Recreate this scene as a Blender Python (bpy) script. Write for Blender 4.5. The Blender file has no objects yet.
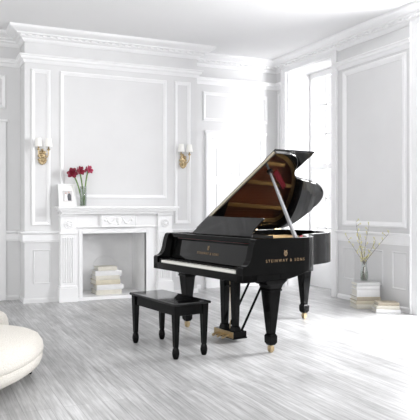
import bpy, bmesh, math, random
from mathutils import Vector, Matrix
R = random.Random(7)
PI = math.pi
scene = bpy.context.scene
COL = scene.collection

# ------------------------------------------------------------------ materials
def nodes(name):
    m = bpy.data.materials.new(name); m.use_nodes = True
    nt = m.node_tree; b = nt.nodes['Principled BSDF']
    return m, nt, b
def lin(c):
    return tuple(((v / 12.92) if v <= .04045 else ((v + .055) / 1.055) ** 2.4) for v in c)
def mat(name, srgb, rough=.5, metal=0., spec=.5, noise=.0, scale=20., coat=0., bump=0., stretch=(1, 1, 1)):
    m, nt, b = nodes(name)
    c = lin(srgb)
    b.inputs['Roughness'].default_value = rough
    b.inputs['Metallic'].default_value = metal
    b.inputs['Specular IOR Level'].default_value = spec
    b.inputs['Coat Weight'].default_value = coat
    b.inputs['Coat Roughness'].default_value = .03
    tc = nt.nodes.new('ShaderNodeTexCoord'); mp = nt.nodes.new('ShaderNodeMapping')
    mp.inputs['Scale'].default_value = stretch
    nz = nt.nodes.new('ShaderNodeTexNoise'); nz.inputs['Scale'].default_value = scale
    nz.inputs['Detail'].default_value = 5
    nt.links.new(tc.outputs['Object'], mp.inputs['Vector']); nt.links.new(mp.outputs['Vector'], nz.inputs['Vector'])
    cr = nt.nodes.new('ShaderNodeValToRGB')
    cr.color_ramp.elements[0].position = .3; cr.color_ramp.elements[1].position = .7
    cr.color_ramp.elements[0].color = tuple(v * (1 - noise) for v in c) + (1,)
    cr.color_ramp.elements[1].color = tuple(min(1, v * (1 + noise * .5)) for v in c) + (1,)
    nt.links.new(nz.outputs['Fac'], cr.inputs['Fac']); nt.links.new(cr.outputs['Color'], b.inputs['Base Color'])
    if bump:
        bp = nt.nodes.new('ShaderNodeBump'); bp.inputs['Strength'].default_value = bump; bp.inputs['Distance'].default_value = .01
        nt.links.new(nz.outputs['Fac'], bp.inputs['Height']); nt.links.new(bp.outputs['Normal'], b.inputs['Normal'])
    return m
def glass(name, tint=(1, 1, 1), refl=.08):
    m = bpy.data.materials.new(name); m.use_nodes = True; nt = m.node_tree; nt.nodes.clear()
    o = nt.nodes.new('ShaderNodeOutputMaterial'); mix = nt.nodes.new('ShaderNodeMixShader')
    t = nt.nodes.new('ShaderNodeBsdfTransparent'); g = nt.nodes.new('ShaderNodeBsdfGlossy')
    t.inputs['Color'].default_value = (*tint, 1); g.inputs['Roughness'].default_value = .03
    lw = nt.nodes.new('ShaderNodeLayerWeight'); lw.inputs['Blend'].default_value = .25
    ad = nt.nodes.new('ShaderNodeMath'); ad.operation = 'MULTIPLY_ADD'; ad.inputs[1].default_value = .5; ad.inputs[2].default_value = refl
    nt.links.new(lw.outputs['Facing'], ad.inputs[0]); nt.links.new(ad.outputs[0], mix.inputs['Fac'])
    nt.links.new(t.outputs[0], mix.inputs[1]); nt.links.new(g.outputs[0], mix.inputs[2]); nt.links.new(mix.outputs[0], o.inputs[0])
    return m

M = {}
M['wall'] = mat('wall_paint', (.868, .868, .870), .6, noise=.02, scale=3, spec=.3)
M['inset'] = mat('panel_paint', (.855, .855, .857), .6, noise=.02, scale=3, spec=.3)
M['trim'] = mat('trim_paint', (.94, .94, .943), .45, noise=.015, scale=6)
M['ceil'] = mat('ceiling_paint', (.90, .90, .902), .7, noise=.01, scale=2)
M['mantel'] = mat('mantel_paint', (.955, .955, .957), .42, noise=.015, scale=6)
M['firebox'] = mat('firebox_paint', (.95, .95, .952), .7, noise=.06, scale=5)
M['black'] = mat('black_lacquer', (.042, .042, .044), .06, spec=.42, noise=.1, scale=4)
M['blacksat'] = mat('satin_black', (.05, .05, .052), .3, spec=.35, noise=.15, scale=8)
M['case'] = mat('black_case_lacquer', (.035, .035, .036), .09, spec=.15, noise=.1, scale=4)
M['brass'] = mat('brass', (.78, .70, .56), .3, metal=1., noise=.1, scale=30)
M['hinge'] = mat('aged_brass', (.80, .76, .68), .4, metal=.3, noise=.15, scale=60)
M['gold'] = mat('gold_plate', (.86, .68, .42), .35, metal=.7, noise=.1, scale=10)
M['lettergold'] = mat('gold_leaf', (.60, .50, .37), .45, metal=.3, noise=.1, scale=40)
M['sound'] = mat('soundboard_spruce', (.52, .25, .13), .35, noise=.3, scale=12, stretch=(1, 8, 1))
M['felt'] = mat('red_felt', (.62, .09, .17), .9, noise=.2, scale=60)
M['steel'] = mat('steel_string', (.75, .66, .5), .3, metal=1., noise=.1)
M['ivory'] = mat('white_key_plastic', (.96, .955, .93), .2, noise=.02)
M['ebony'] = mat('black_key_plastic', (.03, .03, .03), .3, noise=.05)
M['lidblack'] = mat('lid_lacquer', (.042, .042, .044), .05, spec=.5, noise=.1, scale=4)
M['lidblack'].node_tree.nodes['Principled BSDF'].inputs['IOR'].default_value = 2.1
M['prop_sheen'] = mat('prop_highlight', (.60, .60, .61), .2, metal=.2, spec=.6, noise=.05)  # black lacquer prop; window reflection painted in as pale grey
M['sofa'] = mat('cream_boucle', (.87, .855, .825), .95, noise=.06, scale=90, spec=.1, bump=.5)
M['shade'] = mat('white_shade', (.97, .965, .95), .8, noise=.02)
M['stem'] = mat('green_stem', (.42, .55, .27), .5, noise=.2, scale=30)
M['petal'] = mat('crimson_petal', (.50, .05, .18), .5, noise=.3, scale=40)
M['petal2'] = mat('light_crimson_petal', (.62, .15, .29), .5, noise=.3, scale=40)
M['twig'] = mat('brown_twig', (.45, .40, .35), .8, noise=.3, scale=60)
M['bud'] = mat('pale_yellow_bud', (.86, .84, .62), .8, noise=.2, scale=60)
M['vglass'] = glass('clear_vase_glass', (.93, .95, .94), .10)
M['water'] = glass('vase_water', (.86, .92, .84), .04)
M['pane'] = glass('window_glass', (.99, .99, 1.), .02)
M['mat'] = mat('frame_mat', (.97, .97, .96), .7, noise=.01)
M['frame'] = mat('white_frame', (.95, .95, .95), .35, noise=.02)
M['photo'] = mat('photo_grey', (.80, .79, .79), .4, noise=.1, scale=12)
M['photodark'] = mat('photo_dark', (.36, .36, .38), .4, noise=.2, scale=40)
M['photolight'] = mat('photo_light', (.95, .94, .94), .4, noise=.05, scale=40)
M['photoskin'] = mat('photo_skin', (.80, .66, .60), .4, noise=.05, scale=40)
M['pages'] = mat('book_pages', (.93, .92, .885), .8, noise=.08, scale=80, stretch=(1, 1, 14))
M['white_cloth'] = mat('book_white', (.88, .88, .88), .6, noise=.04)
M['offwhite'] = mat('book_offwhite', (.84, .825, .78), .6, noise=.05)
M['creambk'] = mat('book_cream', (.80, .77, .69), .6, noise=.06)
M['taupe'] = mat('book_taupe', (.70, .66, .59), .65, noise=.08)
M['greybk'] = mat('book_grey', (.80, .80, .80), .6, noise=.06)
M['blackcloth'] = mat('black_cloth', (.05, .05, .055), .55, noise=.3, scale=30, spec=.3)

def floor_mat():
    m, nt, b = nodes('whitewashed_planks')
    tc = nt.nodes.new('ShaderNodeTexCoord'); mp = nt.nodes.new('ShaderNodeMapping')
    mp.inputs['Rotation'].default_value = (0, 0, PI / 2)
    nt.links.new(tc.outputs['Object'], mp.inputs['Vector'])
    br = nt.nodes.new('ShaderNodeTexBrick')
    br.inputs['Scale'].default_value = 1.; br.inputs['Brick Width'].default_value = 1.9; br.inputs['Row Height'].default_value = .085
    br.inputs['Mortar Size'].default_value = .0018; br.inputs['Mortar Smooth'].default_value = .2; br.offset = .37; br.offset_frequency = 3
    br.inputs['Color1'].default_value = (.43, .43, .43, 1); br.inputs['Color2'].default_value = (.54, .54, .54, 1)
    br.inputs['Mortar'].default_value = (.30, .30, .30, 1)
    nt.links.new(mp.outputs[0], br.inputs['Vector'])
    def streak(sx, sy, sc, det):
        q = nt.nodes.new('ShaderNodeMapping'); q.inputs['Scale'].default_value = (sx, sy, 1)
        nt.links.new(tc.outputs['Object'], q.inputs['Vector'])
        n = nt.nodes.new('ShaderNodeTexNoise'); n.inputs['Scale'].default_value = sc; n.inputs['Detail'].default_value = det
        n.inputs['Roughness'].default_value = .65
        nt.links.new(q.outputs[0], n.inputs['Vector']); return n
    n1 = streak(16, .9, 1.6, 6); n2 = streak(1.1, .7, 1.4, 4); n3 = streak(34, 1.6, 1.6, 5)
    def ramp(n, a, bb, p0=.3, p1=.7):
        r = nt.nodes.new('ShaderNodeValToRGB'); r.color_ramp.elements[0].position = p0; r.color_ramp.elements[1].position = p1
        r.color_ramp.elements[0].color = (a, a, a, 1); r.color_ramp.elements[1].color = (bb, bb, bb, 1)
        nt.links.new(n.outputs['Fac'], r.inputs['Fac']); return r
    def mul(a, bo):
        x = nt.nodes.new('ShaderNodeMix'); x.data_type = 'RGBA'; x.blend_type = 'MULTIPLY'; x.inputs[0].default_value = 1
        nt.links.new(a, x.inputs[6]); nt.links.new(bo, x.inputs[7]); return x.outputs[2]
    c = mul(br.outputs['Color'], ramp(n1, .78, 1.14).outputs[0])
    c = mul(c, ramp(n2, .74, 1.25).outputs[0])
    c = mul(c, ramp(n3, .72, 1.18, .33, .66).outputs[0])
    nt.links.new(c, b.inputs['Base Color'])
    b.inputs['Roughness'].default_value = .38; b.inputs['Specular IOR Level'].default_value = .5
    bp = nt.nodes.new('ShaderNodeBump'); bp.inputs['Strength'].default_value = .15; bp.inputs['Distance'].default_value = .004
    nt.links.new(n1.outputs['Fac'], bp.inputs['Height']); nt.links.new(bp.outputs['Normal'], b.inputs['Normal'])
    return m
M['floor'] = floor_mat()

# ------------------------------------------------------------------ mesh builder
class MB:
    def __init__(s): s.bm = bmesh.new()
    def poly(s, pts, faces):
        v = [s.bm.verts.new(p) for p in pts]
        for f in faces:
            try: s.bm.faces.new([v[i] for i in f])
            except ValueError: pass
        return s
    def box(s, x0, x1, y0, y1, z0, z1):
        p = [(x, y, z) for z in (z0, z1) for y in (y0, y1) for x in (x0, x1)]
        return s.poly(p, [(0, 2, 3, 1), (4, 5, 7, 6), (0, 1, 5, 4), (2, 6, 7, 3), (0, 4, 6, 2), (1, 3, 7, 5)])
    def frustum(s, cx, cy, z0, hx0, hy0, z1, hx1, hy1, ox=0, oy=0):
        p = [(cx + sx * hx0, cy + sy * hy0, z0) for sy in (-1, 1) for sx in (-1, 1)] + [(cx + ox + sx * hx1, cy + oy + sy * hy1, z1) for sy in (-1, 1) for sx in (-1, 1)]
        return s.poly(p, [(0, 2, 3, 1), (4, 5, 7, 6), (0, 1, 5, 4), (2, 6, 7, 3), (0, 4, 6, 2), (1, 3, 7, 5)])
    def prism(s, pts, fn):                     # 2-D outline swept between fn(p,0) and fn(p,1)
        n = len(pts)
        P = [fn(p, 0) for p in pts] + [fn(p, 1) for p in pts]
        return s.poly(P, [tuple(range(n))[::-1], tuple(range(n, 2 * n))] + [(i, (i + 1) % n, n + (i + 1) % n, n + i) for i in range(n)])
    def lathe(s, cx, cy, prof, n=20, axis='z', sx=1., sy=1.):
        P = []
        for r, z in prof:
            for k in range(n):
                t = 2 * PI * k / n; a, b = r * math.cos(t) * sx, r * math.sin(t) * sy
                P.append({'z': (cx + a, cy + b, z), 'x': (z, cx + a, cy + b), 'y': (cx + a, z, cy + b)}[axis])
        m = len(prof)
        F = [(j * n + k, j * n + (k + 1) % n, (j + 1) * n + (k + 1) % n, (j + 1) * n + k) for j in range(m - 1) for k in range(n)]
        F += [tuple(range(n))[::-1], tuple((m - 1) * n + k for k in range(n))]
        return s.poly(P, F)
    def tube(s, path, rad, n=8):
        path = [Vector(p) for p in path]; m = len(path)
        rr = rad if isinstance(rad, (list, tuple)) else [rad] * m
        P = []; ref = None
        for i, p in enumerate(path):
            t = (path[min(i + 1, m - 1)] - path[max(i - 1, 0)]).normalized()
            if ref is None: ref = Vector((1, 0, 0)) if abs(t.x) < .8 else Vector((0, 1, 0))
            a = (ref - t * ref.dot(t)).normalized(); b = t.cross(a); ref = a
            for k in range(n):
                q = 2 * PI * k / n; P.append(tuple(p + (a * math.cos(q) + b * math.sin(q)) * rr[i]))
        F = [(j * n + k, j * n + (k + 1) % n, (j + 1) * n + (k + 1) % n, (j + 1) * n + k) for j in range(m - 1) for k in range(n)]
        F += [tuple(range(n))[::-1], tuple((m - 1) * n + k for k in range(n))]
        return s.poly(P, F)
    def strip(s, ring, closed=True):           # list of equal-length vertex rows
        n = len(ring[0]); m = len(ring)
        P = [p for r in ring for p in r]
        F = [(j * n + k, j * n + (k + 1) % n, (j + 1) * n + (k + 1) % n, (j + 1) * n + k) for j in range(m - 1) for k in range(n if closed else n - 1)]
        if closed: F += [tuple(range(n))[::-1], tuple((m - 1) * n + k for k in range(n))]
        return s.poly(P, F)
    def ball(s, c, r, sx=1, sy=1, sz=1, seg=12):
        q = bmesh.ops.create_uvsphere(s.bm, u_segments=seg, v_segments=max(6, seg // 2 + 1), radius=r)
        for v in q['verts']: v.co = Vector((v.co.x * sx + c[0], v.co.y * sy + c[1], v.co.z * sz + c[2]))
        return s
    def mouldframe(s, fn, a0, a1, z0, z1, w=.05, d=.022):   # rectangular panel moulding; fn(a, out, z)
        prof = [(0, 0), (0, d * .6), (w * .25, d), (w * .6, d * .75), (w * .8, d * .45), (w, d * .3), (w, 0)]
        rows = []
        for t, o in prof:
            rows.append([fn(a0 + t, o, z0 + t), fn(a1 - t, o, z0 + t), fn(a1 - t, o, z1 - t), fn(a0 + t, o, z1 - t)])
        n = 4; m = len(rows); P = [p for r in rows for p in r]
        return s.poly(P, [(j * n + k, j * n + (k + 1) % n, (j + 1) * n + (k + 1) % n, (j + 1) * n + k) for j in range(m - 1) for k in range(n)])
    def build(s, name, m, parent=None, bevel=0, smooth=False, sub=0, seg=2):
        bmesh.ops.recalc_face_normals(s.bm, faces=s.bm.faces[:])
        me = bpy.data.meshes.new(name); s.bm.to_mesh(me); s.bm.free()
        me.materials.append(m)
        o = bpy.data.objects.new(name, me); COL.objects.link(o)
        if parent: o.parent = parent
        if smooth:
            for p in me.polygons: p.use_smooth = True
        if bevel:
            b = o.modifiers.new('bevel', 'BEVEL'); b.width = bevel; b.segments = seg; b.limit_method = 'ANGLE'; b.angle_limit = math.radians(40)
        if sub:
            q = o.modifiers.new('sub', 'SUBSURF'); q.levels = sub; q.render_levels = sub
        return o

def empty(name, loc, rz=0):
    o = bpy.data.objects.new(name, None); COL.objects.link(o); o.location = loc; o.rotation_euler = (0, 0, rz); o.empty_display_size = .1
    return o
def tag(o, label, cat, group=None):
    o['label'] = label; o['category'] = cat
    if group: o['group'] = group
    return o
def struct(o): o['kind'] = 'structure'; return o
def copy_tree(o, parent=None):
    c = o.copy(); COL.objects.link(c)
    if parent: c.parent = parent
    for ch in list(o.children): copy_tree(ch, c)
    return c
def catmull(pts, k=8):
    out = []
    n = len(pts)
    for i in range(n - 1):
        p0, p1, p2, p3 = [Vector(pts[max(0, min(n - 1, j))]) for j in (i - 1, i, i + 1, i + 2)]
        for t in range(k):
            t /= k
            out.append(tuple(.5 * ((2 * p1) + (p2 - p0) * t + (2 * p0 - 5 * p1 + 4 * p2 - p3) * t * t + (3 * p1 - p0 - 3 * p2 + p3) * t ** 3)))
    out.append(tuple(pts[-1])); return out

# ------------------------------------------------------------------ room
TH = .403
XR, YB, YA, ZC = 5.38, 8.0, 8.38, 3.60
BX0, BX1 = 1.27, 3.76
XL, YN = -2.4, -1.0
struct(MB().box(XL - .5, XR + .6, YN, YA + .7, -.1, 0).build('floor', M['floor']))
struct(MB().box(XL - .5, XR + .6, YN, YA + .7, ZC, ZC + .1).build('ceiling', M['ceil']))
FX0, FX1, FZ0, FZ1 = 2.03, 2.945, .045, .905          # firebox opening
# chimney breast with the firebox hole, walls of the alcoves
b = MB()
b.box(BX0, FX0, YB, YA + .02, 0, ZC).box(FX1, BX1, YB, YA + .02, 0, ZC).box(FX0, FX1, YB, YA + .02, FZ1, ZC)
struct(b.build('wall_chimney', M['wall']))
b = MB(); b.box(XL - .1, BX0 + .3, YA, YA + .6, 0, ZC).box(BX1 - .3, XR + .6, YA, YA + .6, 0, ZC).box(BX0 + .3, BX1 - .3, YA + .35, YA + .6, 0, ZC)
struct(b.build('wall_back', M['wall']))
W1, W2, WT = (6.93, 8.08), (4.0, 5.33), 3.40
b = MB()
b.box(XR, XR + .55, W1[1], YA, 0, ZC).box(XR, XR + .55, W1[0], W1[1], WT, ZC).box(XR, XR + .55, W2[1], W1[0], 0, ZC)
b.box(XR, XR + .55, W2[0], W2[1], WT, ZC).box(XR, XR + .55, YN, W2[0], 0, ZC)
struct(b.build('wall_right', M['wall']))

# fns mapping (along, out, z) to the walls
breast = lambda a, o, z: (a, YB - o, z)
alcove = lambda a, o, z: (a, YA - o, z)
rightw = lambda a, o, z: (XR - o, a, z)
# mouldings that run round the room: profile (out, z) swept along a plan path with mitred corners
def sweep(path, prof):
    n = len(path); rows = []
    for i, p in enumerate(path):
        p = Vector(p)
        d0 = (p - Vector(path[i - 1])).normalized() if i else None
        d1 = (Vector(path[i + 1]) - p).normalized() if i < n - 1 else None
        if d0 is None: d0 = d1
        if d1 is None: d1 = d0
        n0, n1 = Vector((d0.y, -d0.x)), Vector((d1.y, -d1.x))
        mt = (n0 + n1) / (1 + n0.dot(n1))
        rows.append([(p.x + mt.x * o, p.y + mt.y * o, z) for o, z in prof])
    b = MB(); b.strip(rows); return b
full = [(XL, YA), (BX0, YA), (BX0, YB), (BX1, YB), (BX1, YA), (XR, YA), (XR, YN)]
crownp = [(0, 3.435), (.015, 3.435), (.03, 3.455), (.04, 3.475), (.07, 3.485), (.075, 3.505), (.115, 3.515), (.12, 3.53), (.15, 3.54), (.195, 3.555), (.215, 3.57), (.22, ZC + .005), (0, ZC + .005)]
cb = sweep(full, crownp)
y = BX0 - .05
for k in range(29):                                   # dentils
    x = BX0 - .06 + k * .094; cb.box(x, x + .045, YB - .095, YB - .07, 3.488, 3.513)
for k in range(17):
    x = BX1 + .06 + k * .094; cb.box(x, x + .045, YA - .095, YA - .07, 3.488, 3.513)
for k in range(60):
    yy = YA - .14 - k * .094; cb.box(XR - .095, XR - .07, yy - .045, yy, 3.488, 3.513)
struct(cb.build('trim_1', M['trim']))
railp = [(0, 3.165), (.012, 3.165), (.02, 3.18), (.03, 3.20), (.055, 3.215), (.06, 3.24), (.075, 3.25), (.075, 3.265), (0, 3.275)]
chairp = [(0, .80), (.018, .80), (.018, .815), (.028, .82), (.03, .90), (.045, .91), (.06, .925), (.06, .94), (0, .945)]
basep = [(0, 0), (.03, 0), (.03, .13), (.02, .15), (.012, .175), (0, .18)]
legs_all = [full[:6] + [(XR, W1[1] + .12)]]
struct(sweep([(XL, YA), (BX0, YA), (BX0, YB), (BX1, YB), (BX1, YA), (XR, YA), (XR, W1[1] + .1)], railp).build('trim_2', M['trim']))
struct(sweep([(XR, W1[0] - .1), (XR, W2[1] + .1)], railp).build('trim_4', M['trim']))
struct(sweep([(1.08, YA), (BX0, YA), (BX0, YB), (1.74, YB)], chairp).build('trim_5', M['trim']))
struct(sweep([(3.32, YB), (BX1, YB), (BX1, YA), (4.0, YA)], chairp).build('trim_6', M['trim']))
struct(sweep([(XR, W1[0] - .1), (XR, W2[1] + .1)], chairp).build('trim_7', M['trim']))
struct(sweep([(5.23, YA), (XR, YA), (XR, W1[1] + .1)], chairp).build('trim_8', M['trim']))
b0 = [(o * .6, z * .35) for o, z in basep]
struct(sweep([(1.08, YA), (BX0, YA), (BX0, YB), (1.74, YB)], b0).build('baseboard_back', M['wall']))
struct(sweep([(3.32, YB), (BX1, YB), (BX1, YA), (4.0, YA)], b0).build('baseboard_alcove', M['trim']))
struct(sweep([(XR, W1[0] - .1), (XR, W2[1] + .1)], b0).build('baseboard_right', M['trim']))
# panel mouldings
n = 9
def frame(fn, a0, a1, z0, z1, w=.05, d=.022, m='trim'):
    global n
    o = struct(MB().mouldframe(fn, min(a0, a1), max(a0, a1), z0, z1, w, d).build('trim_%d' % n, M[m])); n += 1
    return o
frame(breast, 1.355, 1.605, 1.02, 3.085)
frame(breast, 1.735, 3.275, 1.385, 3.085)
frame(breast, 3.40, 3.655, 1.02, 3.085)
frame(alcove, 4.04, 5.20, 2.60, 3.05)
frame(alcove, -.08, 1.08, 2.60, 3.05)
frame(rightw, 5.53, 6.70, 1.01, 3.13, .07, .03)
frame(rightw, 8.22, 8.33, 1.01, 3.10, .03, .015)
frame(breast, 1.38, 1.61, .25, .70, .018, .010, 'wall')
frame(breast, 3.42, 3.65, .25, .70, .018, .010)
frame(rightw, 6.47, 6.70, .28, .715, .022, .012, 'wall')
frame(rightw, 5.52, 5.77, .26, .72, .022, .012, 'wall')
frame(rightw, 5.93, 6.32, .27, .72, .022, .012, 'wall')

# windows: deep recess, casing, sash, muntins, glass
def window(name, y0, y1):
    r = struct(empty(name, (XR, (y0 + y1) / 2, 0)))
    L = lambda x, yy: (x - XR, yy - (y0 + y1) / 2)
    b = MB()
    h = (y1 - y0) / 2
    b.box(-.03, .02, -h - .10, -h, 0, 3.47).box(-.03, .02, h, h + .10, 0, 3.47).box(-.035, .02, -h, h, WT, 3.47)
    b.box(-.045, .0, -h - .12, -h - .095, 0, 3.47).box(-.045, .0, h + .095, h + .12, 0, 3.47)
    struct(b.build('window_casing', M['trim'], r, .006))
    b = MB()
    X0, X1 = .44, .49
    b.box(X0, X1, -h, -h + .07, .38, WT).box(X0, X1, h - .07, h, .38, WT).box(X0, X1, -h + .07, h - .07, WT - .09, WT).box(X0, X1, -h + .07, h - .07, .38, .46)
    b.box(X0 - .02, X1, -h + .07, h - .07, 1.86, 1.93)
    struct(b.build('window_sash', M['trim'], r))
    b = MB()
    for k in (1, 2): t = -h + .07 + (2 * h - .14) * k / 3; b.box(X0 + .01, X1 - .01, t - .012, t + .012, .46, WT - .09)
    for z in (.93, 1.40, 2.40, 2.86): b.box(X0 + .01, X1 - .01, -h, h, z - .012, z + .012)
    struct(b.build('muntins', M['trim'], r))
    struct(MB().box(X0, X1 - .02, -h, h, 0, .38).build('window_apron', M['trim'], r))
    struct(MB().box(.463, .467, -h + .07, h - .07, .46, WT - .09).build('pane', M['pane'], r))
    return r
window('window_1', *W1); window('window_2', *W2)

# doors in the alcoves
def door(name, x0, x1):
    r = struct(empty(name, ((x0 + x1) / 2, YA, 0))); h = (x1 - x0) / 2
    f = lambda a, o, z: (a, -o, z)
    b = MB(); c = .10
    b.box(-h, -h + c, -.035, 0, 0, 2.42).box(h - c, h, -.035, 0, 0, 2.42).box(-h + c, h - c, -.035, 0, 2.32, 2.42)
    b.box(-h - .02, h + .02, -.05, 0, 2.41, 2.45)
    struct(b.build('door_casing', M['trim'], r, .008))
    struct(MB().box(-h + c, h - c, -.012, 0, 0, 2.32).build('door_leaf', M['mantel'], r))
    b = MB()
    for s in (-1, 1):
        a0, a1 = sorted((s * .06, s * (h - c - .09)))
        for z0, z1 in ((.15, .78), (.92, 1.62), (1.74, 2.18)):
            b.mouldframe(lambda a, o, z: (a, -.012 - o, z), a0, a1, z0, z1, .035, .014)
    struct(b.build('door_panel', M['trim'], r))
    k = MB().lathe(-h + c + .06, 1.0, [(.012, -.012), (.012, -.05), (.028, -.055), (.03, -.075), (.018, -.09)], 14, 'y')
    struct(k.build('door_knob', M['hinge'], r, smooth=True))
    return r
door('door_1', 4.08, 5.16); door('door_2', .0, 1.08)

# ------------------------------------------------------------------ fireplace
fp = tag(empty('fireplace', (2.52, YB, 0)), 'white carved fireplace mantel with pale grey firebox on the chimney wall', 'fireplace')
cx = 2.52
Yo = lambda o: -o
sb = MB()
sb.box(-.86, .86, -.235, 0, 1.245, 1.272).box(-.845, .845, -.22, 0, 1.225, 1.245).box(-.825, .825, -.195, 0, 1.20, 1.225).box(-.80, .80, -.165, 0, 1.17, 1.20)
sb.build('mantel_shelf', M['mantel'], fp, .006)
for s in (-1, 1):
    a, c = s * .695, .105
    p = MB()
    p.box(a - c, a + c, -.10, 0, .0, 1.17)
    p.box(a - c - .02, a + c + .02, -.125, 0, .0, .19).box(a - c - .01, a + c + .01, -.115, 0, .19, .215)
    p.box(a - c - .012, a + c + .012, -.118, 0, .90, .925).box(a - c - .015, a + c + .015, -.125, 0, 1.145, 1.17)
    for k in range(5):                               # reeds
        t = a - .064 + k * .032; p.box(t - .009, t + .009, -.114, -.09, .26, .86)
    pl = p.build('pilaster', M['mantel'], fp, .005)
    r = MB().lathe(a, 1.035, [(.062, -.10), (.062, -.108), (.052, -.112), (.048, -.104), (.028, -.104), (.022, -.118), (.0, -.122)], 20, 'y')
    for k in range(8):
        t = 2 * PI * k / 8; r.ball((a + .038 * math.cos(t), -.106, 1.035 + .038 * math.sin(t)), .011, seg=8)
    r.build('rosette', M['mantel'], pl)
fr = MB(); fr.box(-.60, .60, -.06, 0, .985, 1.17).box(-.60, .60, -.075, 0, .985, 1.0)
fr.build('frieze', M['mantel'], fp, .004)
tb = MB(); tb.box(-.25, .27, -.095, -.05, .985, 1.17)
tb.mouldframe(lambda a, o, z: (a, -.095 - o, z), -.24, .26, .99, 1.165, .015, .008)
t = tb.build('carved_tablet', M['mantel'], fp, .004)
ur = MB().lathe(.01, -.097, [(.0, 1.015), (.025, 1.02), (.012, 1.035), (.035, 1.055), (.042, 1.085), (.03, 1.10), (.036, 1.11), (.0, 1.125)], 14, 'z', 1, .35)
for s in (-1, 1):
    pts = [(.01 + s * (.05 + .13 * q), -.1, 1.115 - .075 * math.sin(PI * q) + .0 * q) for q in [i / 10 for i in range(11)]]
    ur.tube(pts, [.004 + .009 * math.sin(PI * i / 10) for i in range(11)], 6)
    ur.ball((.01 + s * .19, -.1, 1.085), .02, sy=.4)
ur.build('urn_relief', M['mantel'], t, smooth=True)
su = MB(); o0, o1, zt = FX0 - cx, FX1 - cx, FZ1
su.box(-.595, o0, -.045, 0, 0, .985).box(o1, .595, -.045, 0, 0, .985).box(o0, o1, -.045, 0, zt, .985)
su.box(o0 - .05, o0, -.06, 0, 0, zt + .05).box(o1, o1 + .05, -.06, 0, 0, zt + .05).box(o0, o1, -.06, 0, zt, zt + .05)
su.build('surround', M['mantel'], fp, .004)
fb = MB()
D = .55
o0 += .003; o1 -= .003; zt -= .003
fb.poly([(o0, 0, 0), (o0, D, 0), (o0, D, zt), (o0, 0, zt)], [(0, 1, 2, 3)])
fb.poly([(o1, 0, 0), (o1, D, 0), (o1, D, zt), (o1, 0, zt)], [(0, 1, 2, 3)])
fb.poly([(o0, D, 0), (o1, D, 0), (o1, D, zt), (o0, D, zt)], [(0, 1, 2, 3)])
fb.poly([(o0, 0, zt), (o1, 0, zt), (o1, D, zt), (o0, D, zt)], [(0, 1, 2, 3)])
fbo = fb.build('firebox', M['firebox'], fp)
arch = [(.0 + .17 * math.cos(PI * k / 12), D - .01, .42 + .12 * math.sin(PI * k / 12)) for k in range(13)]
MB().tube(arch, .004, 6).tube([(-.17, D - .01, .42), (-.17, D - .01, .2)], .004, 6).tube([(.17, D - .01, .42), (.17, D - .01, .2)], .004, 6).build('fireback', M['firebox'], fbo)
MB().box(o0, o1, -.06, D, 0, .045).box(-.60, .60, -.085, -.04, 0, .045).build('hearth', M['mantel'], fp, .004)

# ------------------------------------------------------------------ grand piano (u across, v towards the tail)
pa = -1.012 - TH
r0, d0 = -.222, 6.243
PX, PY = r0 * math.cos(TH) + d0 * math.sin(TH), d0 * math.cos(TH) - r0 * math.sin(TH)
P = tag(empty('grand_piano', (PX, PY, 0), pa), 'polished black grand piano with lid propped open in the middle of the room', 'piano')
W = 1.48
outline = [(W, .155)] + [(W, .45), (W, .62)] + catmull([(W, .70), (1.455, .82), (1.34, .945), (1.18, 1.045), (1.095, 1.14), (1.045, 1.26), (1.01, 1.39), (.945, 1.56), (.83, 1.715), (.66, 1.82), (.44, 1.868), (.22, 1.868), (.07, 1.82), (.0, 1.70)], 5) + [(0, 1.2), (0, .7), (0, .155)]
def inset(pts, d):
    out = []
    m = len(pts)
    for i, p in enumerate(pts):
        a = Vector(pts[max(0, i - 1)]); c = Vector(pts[min(m - 1, i + 1)])
        t = (c - a).normalized(); q = Vector(p) + Vector((-t.y, t.x)) * d
        out.append((q.x, q.y))
    return out
TR = .055
inn = inset(outline, TR)
ZB, ZT = .69, 1.0
rb = MB()
rows = []
for o, i in zip(outline, inn):
    rows.append([(o[0], o[1], ZB), (o[0], o[1], ZT), (i[0], i[1], ZT), (i[0], i[1], ZB)])
rb.strip(rows)
# floor of the case
rb.prism(inn, lambda p, k: (p[0], p[1], ZB + .01 + .03 * k))
# arms at each end of the keyboard
prof = [(.0, .635), (.0, .755), (.012, .768), (.035, .772), (.06, .785), (.085, .815), (.10, .86), (.112, .92), (.125, .965), (.14, .992), (.158, 1.0), (.158, .635)]
for u0 in (0, W - .075):
    rb.prism(prof, lambda p, k, u0=u0: (u0 + .075 * k, p[0], p[1]))
case = rb.build('case', M['case'], P, .006)
# lower belly moulding and keybed
kb = MB()
kb.box(.0, W, .0, .42, .635, .70)
kb.prism([(.42, .635), (.42, .70), (.75, .70), (.70, .68), (.60, .655), (.52, .64)], lambda p, k: (W - .09 + .09 * k, p[0], p[1]))
kb.prism([(.42, .635), (.42, .70), (.75, .70), (.70, .68), (.60, .655), (.52, .64)], lambda p, k: (.09 * k, p[0], p[1]))
kb.box(.075, W - .075, .0, .016, .69, .704)
kb.box(.075, W - .075, .022, .2, .69, .70)
keybed = kb.build('keybed', M['case'], P, .005)
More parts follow.
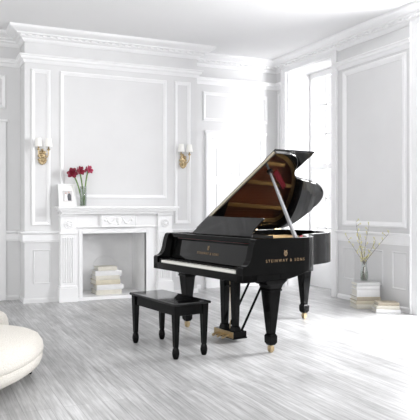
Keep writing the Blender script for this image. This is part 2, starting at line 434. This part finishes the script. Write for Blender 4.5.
# cheek blocks and keys
for u in (.075, W - .125): MB().box(u, u + .05, .022, .17, .70, .742).build('key_block', M['blacksat'], keybed, .006)
kb = MB(); kb.box(.125, W - .125, .03, .19, .70, .703); keyboard = kb.build('keyboard', M['ebony'], P)
kw = (W - .25) / 52
wk = MB().box(-kw / 2 + .0006, kw / 2 - .0006, .018, .172, .703, .728).build('white_key', M['ivory'], keyboard, .001, seg=1)
bk = MB(); bk.frustum(0, .122, .728, .0058, .048, .739, .0045, .044)
bk = bk.build('black_key', M['ebony'], keyboard)
firstw = firstb = True
for i in range(52):
    o = wk if i == 0 else wk.copy()
    if i: COL.objects.link(o)
    o.location = (.125 + kw * (i + .5), 0, 0)
    if i < 51 and (i % 7) in (0, 2, 3, 5, 6):
        o = bk if firstb else bk.copy()
        if not firstb: COL.objects.link(o)
        firstb = False
        o.location = (.125 + kw * (i + 1), 0, 0)
# fallboard and stretcher
fb = MB()
pf = [(.172, .742), (.176, .775), (.186, .81), (.20, .88), (.212, .935), (.232, .935), (.232, .742)]
fb.prism(pf, lambda p, k: (.078 + (W - .156) * k, p[0], p[1]))
fall = fb.build('fallboard', M['black'], P, .004)
MB().box(.075, W - .075, .16, .20, .955, 1.0).box(.075, W - .075, .19, .45, .935, .95).build('stretcher', M['case'], P, .006)
ledge = MB(); ledge.box(.09, W - .09, .235, .40, .975, .99).build('music_shelf', M['black'], P, .003)
MB().box(.15, W - .15, .205, .216, .948, .955).build('felt_strip', M['felt'], P)

# lettering and emblem
def text_mesh(body, size, name, m, parent, mtx, spacing=1.35):
    cu = bpy.data.curves.new(name, 'FONT'); cu.body = body; cu.size = size; cu.align_x = 'CENTER'; cu.align_y = 'CENTER'
    cu.extrude = .0006; cu.space_character = spacing; cu.offset = .0
    o = bpy.data.objects.new(name + '_c', cu); COL.objects.link(o)
    bpy.context.view_layer.update()
    me = bpy.data.meshes.new_from_object(o.evaluated_get(bpy.context.evaluated_depsgraph_get()))
    bpy.data.objects.remove(o)
    me.transform(mtx); me.materials.clear(); me.materials.append(m)
    q = bpy.data.objects.new(name, me); COL.objects.link(q); q.parent = parent
    return q
def lyre(h, name, m, parent, mtx):
    b = MB(); w = h * .33
    for s in (-1, 1):
        pts = [(s * w * x, y * h, 0) for x, y in ((.18, -.42), (.75, -.32), (1.0, -.08), (.82, .16), (.55, .32), (.72, .46), (1.0, .48))]
        b.tube(catmull([(p[0], p[1], p[2]) for p in pts], 4), h * .055, 6)
    for x in (-.28, 0, .28): b.tube([(w * x, -.34 * h, 0), (w * x, .42 * h, 0)], h * .03, 5)
    b.box(-w * .8, w * .8, .28 * h, .34 * h, -.002, .002)
    b.lathe(0, 0, [(.0, -.002), (h * .0, .0)], 6)
    b.box(-w * .55, w * .55, -.52 * h, -.42 * h, -.002, .002)
    o = b.build(name, m, parent); 
    o.data.transform(Matrix.Diagonal((1, 1, .25, 1))); o.data.transform(mtx)
    return o
# on the fallboard front: x -> +u, y -> up, normal -> -v
tilt = math.atan2(.055, .012) 
fbm = Matrix(((1, 0, 0, .73), (0, math.cos(tilt), -math.sin(tilt), .1895), (0, math.sin(tilt), math.cos(tilt), .835), (0, 0, 0, 1)))
text_mesh('STEINWAY & SONS', .032, 'lettering', M['lettergold'], fall, fbm @ Matrix.Translation((-.02, -.012, .003)), 1.35)
lyre(.040, 'emblem', M['lettergold'], fall, fbm @ Matrix.Translation((-.02, .043, .004)))
# on the treble side of the case: x -> +v, y -> up, normal +u
sm = Matrix(((0, 0, 1, W + .0015), (1, 0, 0, .475), (0, 1, 0, .825), (0, 0, 0, 1)))
text_mesh('STEINWAY & SONS', .036, 'lettering', M['lettergold'], case, sm @ Matrix.Translation((0, -.018, 0)), 1.55)
lyre(.050, 'emblem', M['lettergold'], case, sm @ Matrix.Translation((0, .045, .001)))

# music desk
md = MB()
def deskp(u, t, k):                                   # t along the leaning panel
    return (u, .37 + t * .62 + .016 * k, .99 + t * .87 - .008 * k)
ol = catmull([(.265, .213), (.235, .15), (.185, .06), (.14, .0)], 4) + [(1.13, .0)] + catmull([(1.13, .0), (1.115, .05), (1.125, .11), (1.155, .18), (1.155, .208)], 4)[1:]
md.prism([(p[0], p[1]) for p in ol], lambda p, k: deskp(p[0], p[1], k))
md.build('music_desk', M['black'], P, .004)
MB().box(.14, 1.15, .335, .372, .985, 1.002).build('desk_ledge', M['case'], P, .003)

# iron plate, soundboard, strings
inn2 = inset(outline, TR + .002)
clip = [p for p in inn2 if p[1] > .44]
clip = [(W - TR, .44)] + clip + [(TR, .44)]
MB().prism(clip, lambda p, k: (p[0], p[1], .865 + .01 * k)).build('soundboard', M['sound'], P)
pb = MB()
inn3 = inset(outline, TR + .05); ring_o = [p for p in inn2 if p[1] > .6]; 
rows = []
for o, i in zip(inn2, inn3):
    if o[1] > .5: rows.append([(o[0], o[1], .915), (o[0], o[1], .93), (i[0], max(i[1], .5), .93), (i[0], max(i[1], .5), .915)])
pb.strip(rows)
pb.box(TR + .002, W - TR - .002, .36, .60, .915, .935)
for u, vt in ((.32, 1.78), (.62, 1.74), (.88, 1.52), (1.10, 1.06)):
    pb.prism([(u - .02, .60), (u + .02, .60), (u - .06, vt), (u - .10, vt)], lambda p, k: (p[0], p[1], .92 + .02 * k))
pb.build('iron_plate', M['gold'], P)
st = MB()
for k in range(60):
    u = .14 + k * .0205; vt = min(1.72, 1.78 - max(0, u - .25) * .78) if u < 1.05 else 1.15 - (u - 1.05) * .9
    st.box(u - .0012, u + .0012, .5, vt, .942, .944)
so = st.build('strings', M['steel'], P); so['kind'] = 'stuff'
MB().prism([(.71, 1.37), (.51, 1.60), (.55, 1.64), (.75, 1.42)], lambda p, k: (p[0], p[1], .945 + .01 * k)).build('stringing_felt', M['felt'], P)
dm = MB()
for k in range(31): u = .15 + k * .024; dm.box(u - .0105, u + .0105, .62, .86, .95, .985)
dm.build('dampers', M['blacksat'], P)

# lid
AL = .534
lid = empty('lid', (0, 0, 1.004)); lid.parent = P; lid.rotation_euler = (0, -AL, 0)
VL = .55
lo = [(W + .005, VL), (W + .005, .66)] + [p for p in inset(outline, -.008) if p[1] > .69]
lo = [(W + .005, VL), (W + .005, .60)] + catmull([(1.485, .66), (1.475, .76), (1.43, .85), (1.33, .94), (1.20, 1.01), (1.115, 1.09), (1.065, 1.21), (1.03, 1.36), (.965, 1.54), (.85, 1.71), (.68, 1.83), (.46, 1.878), (.22, 1.876), (.07, 1.828), (-.008, 1.70)], 5) + [(-.008, 1.2), (-.008, VL)]
MB().prism(lo, lambda p, k: (p[0], p[1], .028 * k)).build('lid_panel', M['lidblack'], lid, .005)
MB().box(-.008, W + .005, VL + .006, VL + .50, .032, .052).build('lid_flap', M['black'], lid, .005)
MB().box(.02, W - .01, VL - .014, VL + .006, .010, .028).build('brass_hinge', M['hinge'], lid)
for v in (.75, 1.3, 1.65): MB().lathe(.0, 1.004, [(.012, v), (.012, v + .09)], 10, 'y').build('lid_hinge', M['brass'], P)
# prop stick
def lidpt(s, v, o=0): return (s * math.cos(AL) - o * math.sin(AL), v, 1.004 + s * math.sin(AL) + o * math.cos(AL))
a, c = Vector((1.425, .665, .955)), Vector(lidpt(1.19, .69, -.012))
sb = MB(); d = (c - a)
sb.strip([[tuple(a + d * t + Vector(q) * w) for q in ((-.013, -.011, 0), (.013, -.011, 0), (.013, .011, 0), (-.013, .011, 0))] for t, w in ((0, 1.), (.1, 1.25), (.6, 1.05), (.95, .8), (1, .6))])
sb.build('lid_prop', M['prop_sheen'], P, .003)
MB().lathe(1.19, .69, [(.03, -.014), (.03, -.004), (.02, .0)], 14).build('prop_cup', M['blacksat'], lid)

# legs
def pleg(u, v, top):
    b = MB()
    b.box(u - .085, u + .085, v - .085, v + .085, top - .03, top)
    b.frustum(u, v, top - .075, .066, .066, top - .03, .080, .080)
    b.frustum(u, v, top - .095, .070, .070, top - .075, .070, .070)
    b.frustum(u, v, .165, .030, .030, top - .095, .062, .062)
    b.frustum(u, v, .15, .040, .040, .165, .033, .033).frustum(u, v, .085, .040, .040, .15, .042, .042).frustum(u, v, .065, .026, .026, .085, .038, .038)
    o = b.build('leg', M['case'], P, .004)
    k = MB(); k.lathe(u, v, [(.022, .048), (.024, .07)], 12)
    k.box(u - .022, u - .016, v - .02, v + .02, .018, .055).box(u + .016, u + .022, v - .02, v + .02, .018, .055)
    k.lathe(v, .026, [(.012, u - .014), (.026, u - .012), (.026, u + .012), (.012, u + .014)], 16, 'x')
    k.build('caster', M['brass'], o)
pleg(.10, .352, .636); pleg(1.405, .372, .636); pleg(.40, 1.745, .69)
for u in (.10, 1.405):
    MB().frustum(u, .36, .60, .085, .085, .64, .095, .13).build('leg_bracket', M['case'], P, .004)

# pedal lyre
LU, LV = .80, .385
L = MB(); L.box(LU - .20, LU + .20, LV - .07, LV + .10, .60, .645).build('lyre_block', M['case'], P, .006)
lyr = empty('pedal_lyre', (0, 0, 0)); lyr.parent = P
for s in (-1, 1):
    b = MB(); u = LU + s * .083
    b.frustum(u, LV, .14, .027, .027, .62, .040, .036, s * .0, 0)
    b.frustum(u, LV, .095, .044, .040, .14, .033, .031)
    b.build('lyre_post', M['case'], lyr, .004)
MB().box(LU - .11, LU + .11, LV - .02, LV + .02, .505, .525).build('lyre_crossbar', M['case'], lyr, .003)
b = MB(); b.box(LU - .155, LU + .155, LV - .075, LV + .08, .045, .10).box(LU - .16, LU + .16, LV - .08, LV + .085, .03, .045)
b.build('pedal_box', M['case'], lyr, .005)
MB().box(LU - .15, LU + .15, LV - .080, LV - .074, .040, .098).build('brass_plate', M['brass'], lyr)
for k in (-1, 0, 1):
    b = MB(); u = LU + k * .075
    b.tube(catmull([(u, LV - .06, .06), (u, LV - .10, .06), (u, LV - .13, .05), (u, LV - .155, .045)], 4), [.012] * 9 + [.014, .016, .014, .008], 8)
    b.build('pedal', M['brass'], lyr, smooth=True)
for s in (-1, 1):
    MB().tube([(LU + s * .10, LV + .06, .09), (LU + s * .10, LV + .43, .70)], .012, 8).build('brace_rod', M['case'], lyr)
MB().tube([(LU, LV, .10), (LU, LV, .66)], .0035, 8).build('pedal_rod', M['brass'], lyr)

# ------------------------------------------------------------------ bench
ca, sa = math.cos(pa), math.sin(pa)
bu, bv = .81, -.315
B = tag(empty('piano_bench', (PX + bu * ca - bv * sa, PY + bu * sa + bv * ca, 0), pa), 'polished black wooden piano bench with four tapered legs in front of the keyboard', 'bench')
hu, hv = .405, .185
MB().box(-hu, hu, -hv, hv, .448, .470).build('bench_top', M['black'], B, .008, seg=3)
b = MB(); b.box(-hu + .03, hu - .03, -hv + .03, hv - .03, .36, .45)
b.build('apron', M['case'], B, .004)
for su in (-1, 1):
    for sv in (-1, 1):
        b = MB(); u, v = su * (hu - .052), sv * (hv - .042)
        b.frustum(u, v, .10, .019, .019, .449, .031, .029)
        b.lathe(u, v, [(.019, .0), (.027, .02), (.032, .05), (.028, .08), (.02, .10), (.02, .105)], 16)
        b.build('leg', M['case'], B, .003)

# ------------------------------------------------------------------ sofa
CAMR = lambda r, d, z=0: (r * math.cos(TH) + d * math.sin(TH), d * math.cos(TH) - r * math.sin(TH), z)
S = tag(empty('sofa', CAMR(-1.71, 4.41), -TH), 'cream rounded upholstered sofa with low back at the left edge', 'sofa')
def egg(rx, yn, yf, k=36, ex=2.2, xl=1.15):
    out = []
    for i in range(k):
        t = 2 * PI * i / k; c, s = math.cos(t), math.sin(t)
        X = (rx if c > 0 else xl) * math.copysign(abs(c) ** (2 / ex), c); Y = (yf if s > 0 else yn) * math.copysign(abs(s) ** (2 / ex), s)
        out.append((X, Y))
    return out
def pillow(prof, rx, yn, yf, xl):
    rows = []
    for sc, z in prof:
        rows.append([(x, y, z) for x, y in egg(rx - sc, yn - sc, yf - sc, xl=xl - sc)])
    b = MB(); b.strip(rows); return b
bs = pillow([(.12, .085), (.06, .09), (.02, .115), (.006, .15), (.002, .19), (.006, .197)], .73, .98, .46, 1.3)
bs.build('sofa_base', M['sofa'], S, smooth=True)
sc = pillow([(.012, .194), (.002, .203), (.0, .235), (.010, .28), (.035, .32), (.08, .343), (.17, .355), (.34, .36)], .735, .985, .465, 1.305)
sc.build('seat_cushion', M['sofa'], S, smooth=True)
bk = MB()
path = catmull([(.25, .52, 0), (.21, .65, 0), (.03, .70, 0), (-.5, .62, 0), (-1.0, .5, 0), (-1.35, .2, 0), (-1.45, -.3, 0)], 6)
rows = []
for i, p in enumerate(path):
    t = Vector(path[min(i + 1, len(path) - 1)]) - Vector(path[max(0, i - 1)]); t.normalize(); nn = Vector((-t.y, t.x, 0))
    w = .085 * (min(1, .35 + i / 4)); h = .385 + .02 * min(1, i / 5)
    if i == 0: h = .37
    rows.append([tuple(Vector(p) + nn * a * w + Vector((0, 0, z))) for a, z in ((-1, .07), (-1.0, .25), (-.95, h - .06), (-.6, h - .015), (0, h), (.6, h - .015), (.95, h - .06), (1, .25), (1, .07))])
bk.strip(rows)
bk.build('backrest', M['sofa'], S, smooth=True, sub=1)
for x, y in ((.60, .17), (.50, -.6), (-.9, .2), (-.9, -.6)):
    MB().frustum(x, y, 0, .016, .016, .11, .024, .024).build('leg', M['blacksat'], S, .003)

# ------------------------------------------------------------------ wall sconces
def sconce(x):
    o = empty('wall_sconce', (x, YB, 0))
    b = MB()
    b.ball((0, -.012, 1.93), .055, sx=.75, sy=.3, sz=1.45)
    for k in range(7):
        t = -PI / 2 + (k - 3) * .45; b.ball((.045 * math.cos(t) * 1.0, -.02, 1.90 + .06 * math.sin(t)), .018, sy=.6, seg=8)
    for s in (-1, 1): b.ball((s * .025, -.025, 1.985), .026, sy=.6, seg=10).ball((s * .042, -.02, 1.94), .02, sy=.6, seg=8)
    b.ball((0, -.03, 1.93), .028, seg=10).ball((0, -.015, 1.845), .016, sz=1.6, seg=8).ball((0, -.018, 2.02), .018, seg=8)
    b.build('backplate', M['brass'], o, smooth=True)
    for s in (-1, 1):
        MB().tube(catmull([(0, -.03, 1.93), (s * .03, -.08, 1.90), (s * .06, -.10, 1.945), (s * .066, -.10, 2.03)], 5), .0065, 8).lathe(s * .066, -.10, [(.004, 2.0), (.022, 2.02), (.024, 2.028), (.01, 2.03), (.009, 2.075), (0, 2.076)], 12).build('candle_arm', M['brass'], o, smooth=True)
        MB().strip([[(s * .066 + r * math.cos(2 * PI * k / 20), -.10 + r * math.sin(2 * PI * k / 20), z) for k in range(20)] for r, z in ((.050, 2.055), (.036, 2.165))], True).build('lamp_shade', M['shade'], o)
    return o
tag(sconce(1.497), 'gilt two-light wall sconce left of the fireplace above the picture frame', 'wall lamp', 'gilt wall sconces')
tag(sconce(3.53), 'gilt two-light wall sconce right of the fireplace, nearer the piano', 'wall lamp', 'gilt wall sconces')

# ------------------------------------------------------------------ picture frame
MZ = 1.272
pf = tag(empty('picture_frame', (1.815, YB - .125, MZ), .0), 'white picture frame with a small couple photo leaning on the left end of the mantel', 'picture frame')
tl = Matrix.Rotation(-.20, 4, 'X')
pw, ph = .122, .305
b = MB(); t = .022
b.box(-pw, -pw + t, -.012, .012, 0, ph).box(pw - t, pw, -.012, .012, 0, ph).box(-pw + t, pw - t, -.012, .012, 0, t).box(-pw + t, pw - t, -.012, .012, ph - t, ph)
parts = [b.build('frame', M['frame'], pf, .003)]
parts.append(MB().box(-pw + t, pw - t, -.004, .008, t, ph - t).build('mat_board', M['mat'], pf))
ph_ = MB().box(-.066, .066, -.0055, -.004, .065, .215).build('photo', M['photo'], pf); parts.append(ph_)
MB().prism([(.0, .078), (.05, .078), (.05, .15), (.038, .178), (.012, .172), (.0, .14)], lambda p, k: (p[0], -.0062 + .0005 * k, p[1])).build('dark_figure', M['photodark'], ph_)
MB().prism([(-.045, .078), (.004, .078), (-.006, .13), (-.012, .165), (-.03, .165), (-.038, .12)], lambda p, k: (p[0], -.0066 + .0005 * k, p[1])).build('light_figure', M['photolight'], ph_)
for x, zz in ((-.020, .178), (.022, .19)): MB().lathe(x, zz, [(.0105, -.0068), (.0105, -.0060)], 12, 'y').build('face', M['photoskin'], ph_)
MB().box(-.03, .03, .012, .016, .0, .2).build('easel_back', M['frame'], pf)
pf.rotation_euler = (-.20, 0, .10)

# ------------------------------------------------------------------ mantel vase with flowers
VX, VY = 2.02, YB - .13
va = tag(empty('vase', (VX, VY, MZ)), 'clear cylindrical glass vase of water holding crimson flowers on the mantel', 'vase')
def shell(ro, ri, z0, z1, base=.008, prof=None):
    b = MB(); prof = prof or [(1, z0), (1, z1)]
    pr = [(0.0005, z0)] + [(ro * k, z) for k, z in prof] + [(ri * k, z) for k, z in reversed(prof[1:])] + [(ri * prof[0][0], z0 + base), (.0005, z0 + base)]
    b.lathe(0, 0, pr, 24); return b
shell(.045, .041, 0, .27).build('glass_body', M['vglass'], va, smooth=True)
MB().lathe(0, 0, [(.0395, .010), (.0395, .15)], 20).build('water', M['water'], va)
def flower(base, tip, facing, label, m, sz=.075):
    o = empty('amaryllis', (VX + base[0], VY + base[1], MZ + .012))
    tag(o, label, 'flower', 'crimson flowers in the mantel vase')
    t = Vector(tip)
    pts = catmull([(0, 0, 0), (t.x * .15, t.y * .2, t.z * .35), (t.x * .5, t.y * .55, t.z * .72), tuple(t)], 6)
    MB().tube(pts, .0095, 8).build('stem', M['stem'], o, smooth=True)
    f = Vector(facing).normalized(); up = Vector((0, 0, 1)); a = f.cross(up).normalized(); c = a.cross(f)
    for h, (ff, sc) in enumerate(((f, 1.), ((f * -.3 + a * .8 + up * .25).normalized(), .85), ((f * -.2 - a * .8 + up * .1).normalized(), .8))):
        a2 = ff.cross(up).normalized(); c2 = a2.cross(ff)
        b = MB()
        for k in range(6):
            q = 2 * PI * k / 6 + (.2 if k % 2 else 0); rd = a2 * math.cos(q) + c2 * math.sin(q); sd = ff.cross(rd)
            rows = []
            for tt, w, fw in ((0, .10, 0), (.35, .32, .40), (.7, .42, .66), (1.0, .26, .72), (1.15, .04, .66)):
                ctr = t + (rd * tt * .95 + ff * fw) * sz * sc
                rows.append([tuple(ctr - sd * w * sz * sc), tuple(ctr + ff * .06 * sz * sc * (tt > 0)), tuple(ctr + sd * w * sz * sc)])
            b.strip(rows, False)
        b.build('bloom', m, o, smooth=True, sub=1)
    return o
flower((-.02, .01, 0), (-.125, -.01, .425), (-.3, -1, .15), 'crimson amaryllis leaning furthest left in the mantel vase', M['petal'], .070)
flower((.0, -.015, 0), (-.062, -.03, .455), (.3, -1, .2), 'crimson amaryllis standing in the middle of the mantel vase', M['petal'], .060)
flower((.015, .01, 0), (.055, .0, .475), (.5, -1, .25), 'lighter crimson amaryllis leaning right in the mantel vase, on the longest stem', M['petal2'], .055)

# ------------------------------------------------------------------ books
def book(loc, rz, w, d, h, cover, label, group, cat='book'):
    o = tag(empty('book', loc, rz), label, cat, group)
    c = .004
    c = .006
    b = MB(); b.box(-w / 2, w / 2, -d / 2, d / 2, 0, c).box(-w / 2, w / 2, -d / 2, d / 2, h - c, h)
    b.prism([(-d / 2, 0), (-d / 2 - .004, h * .3), (-d / 2 - .004, h * .7), (-d / 2, h), (-d / 2 + c, h), (-d / 2 + c, 0)], lambda p, k: (-w / 2 + w * k, p[0], p[1]))
    b.build('cover', M[cover], o)
    MB().box(-w / 2 + .012, w / 2 - .012, -d / 2 + c, d / 2 - .012, c, h - c).build('pages', M['pages'], o)
    return o
G = 'books stacked in the fireplace'
z = FZ0
for (w, d, h, cov, dx, rz, lab) in (
    (.37, .27, .064, 'offwhite', .0, .03, 'pale cream thick book at the bottom of the fireplace stack'),
    (.385, .27, .072, 'white_cloth', .025, -.02, 'wide white book second from the bottom of the fireplace stack'),
    (.36, .26, .066, 'creambk', -.015, .05, 'cream book third from the bottom of the fireplace stack'),
    (.345, .25, .060, 'offwhite', -.015, .02, 'off-white book fourth from the bottom, under the pale grey one in the fireplace'),
    (.38, .26, .068, 'white_cloth', .005, -.04, 'thick white book just under the topmost of the fireplace stack'),
    (.28, .20, .054, 'offwhite', -.015, .06, 'smaller off-white book on top of the fireplace stack')):
    book((2.435 + dx, YB + .20, z), rz, w, d, h, cov, lab, G); z += h
G = 'books stacked under the branch vase'
z = 0; sx_, sy_ = 5.175, 6.03
for (w, d, h, cov, dx, rz, lab) in (
    (.30, .27, .056, 'offwhite', .0, .02, 'off-white book at the bottom of the floor stack by the right wall'),
    (.30, .27, .040, 'creambk', .003, .0, 'cream book second from the bottom of the floor stack by the right wall'),
    (.295, .265, .052, 'taupe', .006, .03, 'taupe cloth book in the middle of the floor stack by the right wall'),
    (.285, .25, .086, 'white_cloth', .006, .0, 'thickest white book resting on the taupe book in the floor stack'),
    (.285, .255, .045, 'white_cloth', .004, -.02, 'slim white book second from the top of the floor stack by the right wall'),
    (.29, .255, .045, 'greybk', .004, .02, 'pale grey book on top of the floor stack, directly under the branch vase')):
    book((sx_ + dx, sy_, z), rz - .36, w * 1.02, d * .92, h, cov, lab, G); z += h
STK = z
G = 'books in the low floor pile'
z = 0
for (w, d, h, cov, dx, dy, rz, lab) in (
    (.29, .21, .045, 'white_cloth', .0, .0, -.45, 'white book at the bottom of the low pile beside the taller floor stack'),
    (.27, .20, .042, 'offwhite', .01, .01, -.50, 'off-white book in the middle of the low floor pile'),
    (.25, .18, .034, 'taupe', .02, .015, -.42, 'taupe covered book on top of the low floor pile')):
    book((5.18 + dx, 5.66 + dy, z), rz, w, d, h, cov, lab, G); z += h

# ------------------------------------------------------------------ vase of branches
bx, by = 5.20, 6.07
v2 = tag(empty('vase', (bx, by, STK)), 'clear bulbous glass vase of twigs on top of the floor book stack', 'vase')
shell(.052, .047, 0, .25, .012, [(.75, 0), (.95, .03), (1.0, .08), (.9, .13), (.62, .19), (.60, .22), (.78, .25)]).build('glass_body', M['vglass'], v2, smooth=True)
MB().lathe(0, 0, [(.034, .014), (.044, .04), (.0455, .08), (.041, .12)], 20).build('water', M['water'], v2)
tips = [(-.19, .10, .42), (-.08, .06, .66), (.05, -.03, .60), (.02, .08, .40), (.10, -.33, .50), (-.15, -.05, .50), (.10, -.10, .36)]
labs = ['budding branch leaning furthest left out of the vase on the books', 'tallest budding branch rising left of the middle of the floor vase', 'budding branch rising straight from the middle of the floor vase', 'short budding branch behind the middle ones in the floor vase', 'budding branch leaning furthest right out of the vase on the books', 'long budding branch second from the left in the floor vase', 'short budding branch just right of the middle in the floor vase']
bud_me = None
for (rx, ry, tz), lab in zip(tips, labs):
    o = tag(empty('branch', (bx, by, STK + .02)), lab, 'branch', 'branches in the floor vase')
    q = R.uniform(-.03, .03)
    pts = catmull([(-rx * .10, -ry * .10, 0), (rx * .03, ry * .03, .20), (rx * .45 + q * .6, ry * .45, .20 + tz * .38), (rx, ry, .20 + tz * .80)], 8)
    mth = len(pts)
    b = MB().tube(pts, [.0042 * (1 - .65 * i / mth) for i in range(mth)], 6)
    spots = []
    for k in range(9):
        p = Vector(pts[min(mth - 1, 9 + int(k * 1.9))])
        e = p + Vector((R.uniform(-.04, .04), R.uniform(-.03, .03), R.uniform(.02, .05)))
        e.x = min(e.x, .155)
        b.tube([tuple(p), tuple(e)], .0016, 5)
        spots += [(e, .9), (p + (e - p) * .5, .65)]
    b.build('twig', M['twig'], o, smooth=True)
    for e, sc_ in spots:
        if bud_me is None:
            bd = MB().ball((0, 0, 0), .0085, sz=1.5, seg=8).build('bud', M['bud'], o, smooth=True); bud_me = bd
        else:
            bd = bud_me.copy(); COL.objects.link(bd); bd.parent = o
        bd.location = e; bd.scale = (sc_,) * 3

# ------------------------------------------------------------------ camera
cam = bpy.data.cameras.new('camera'); co = bpy.data.objects.new('camera', cam); COL.objects.link(co)
co.location = (0, 0, 1.286); co.rotation_euler = (PI / 2, 0, -TH)
cam.sensor_width = 36; cam.lens = 36 * 600 / 420
cam.shift_x = (210 - 175) / 420; cam.shift_y = (205.4 - 210) / 420
cam.clip_start = .05
scene.camera = co

# ------------------------------------------------------------------ light
w = bpy.data.worlds.new('world'); scene.world = w; w.use_nodes = True
bg = w.node_tree.nodes['Background']; bg.inputs[0].default_value = (1, 1, 1, 1); bg.inputs[1].default_value = .98
def area(name, loc, direction, sx, sy, power, col=(1, 1, 1)):
    l = bpy.data.lights.new(name, 'AREA'); l.shape = 'RECTANGLE'; l.size = sx; l.size_y = sy; l.energy = power; l.color = col
    o = bpy.data.objects.new(name, l); COL.objects.link(o); o.location = loc
    o.rotation_euler = Vector(direction).to_track_quat('-Z', 'Z').to_euler(); return o
area('window_light', (XR + 1.5, 7.9, 2.4), (-1, -.45, -.40), 2.4, 3.6, 30)
area('window_light', (XR + 1.5, 4.7, 2.3), (-1, .0, -.30), 2.4, 3.6, 1500)
area('added_side_fill', (-2.2, 4.2, 2.1), (1, .12, -.05), 3.0, 2.2, 45)  # added fill from the left to brighten the right wall
area('added_front_fill', (.4, -.6, 2.3), (.45, 1, -.22), 2.5, 2.0, 60)  # added fill behind the camera to lighten the firebox
vs = scene.view_settings; vs.view_transform = 'Standard'; vs.look = 'None'; vs.exposure = 0.; vs.gamma = 1.
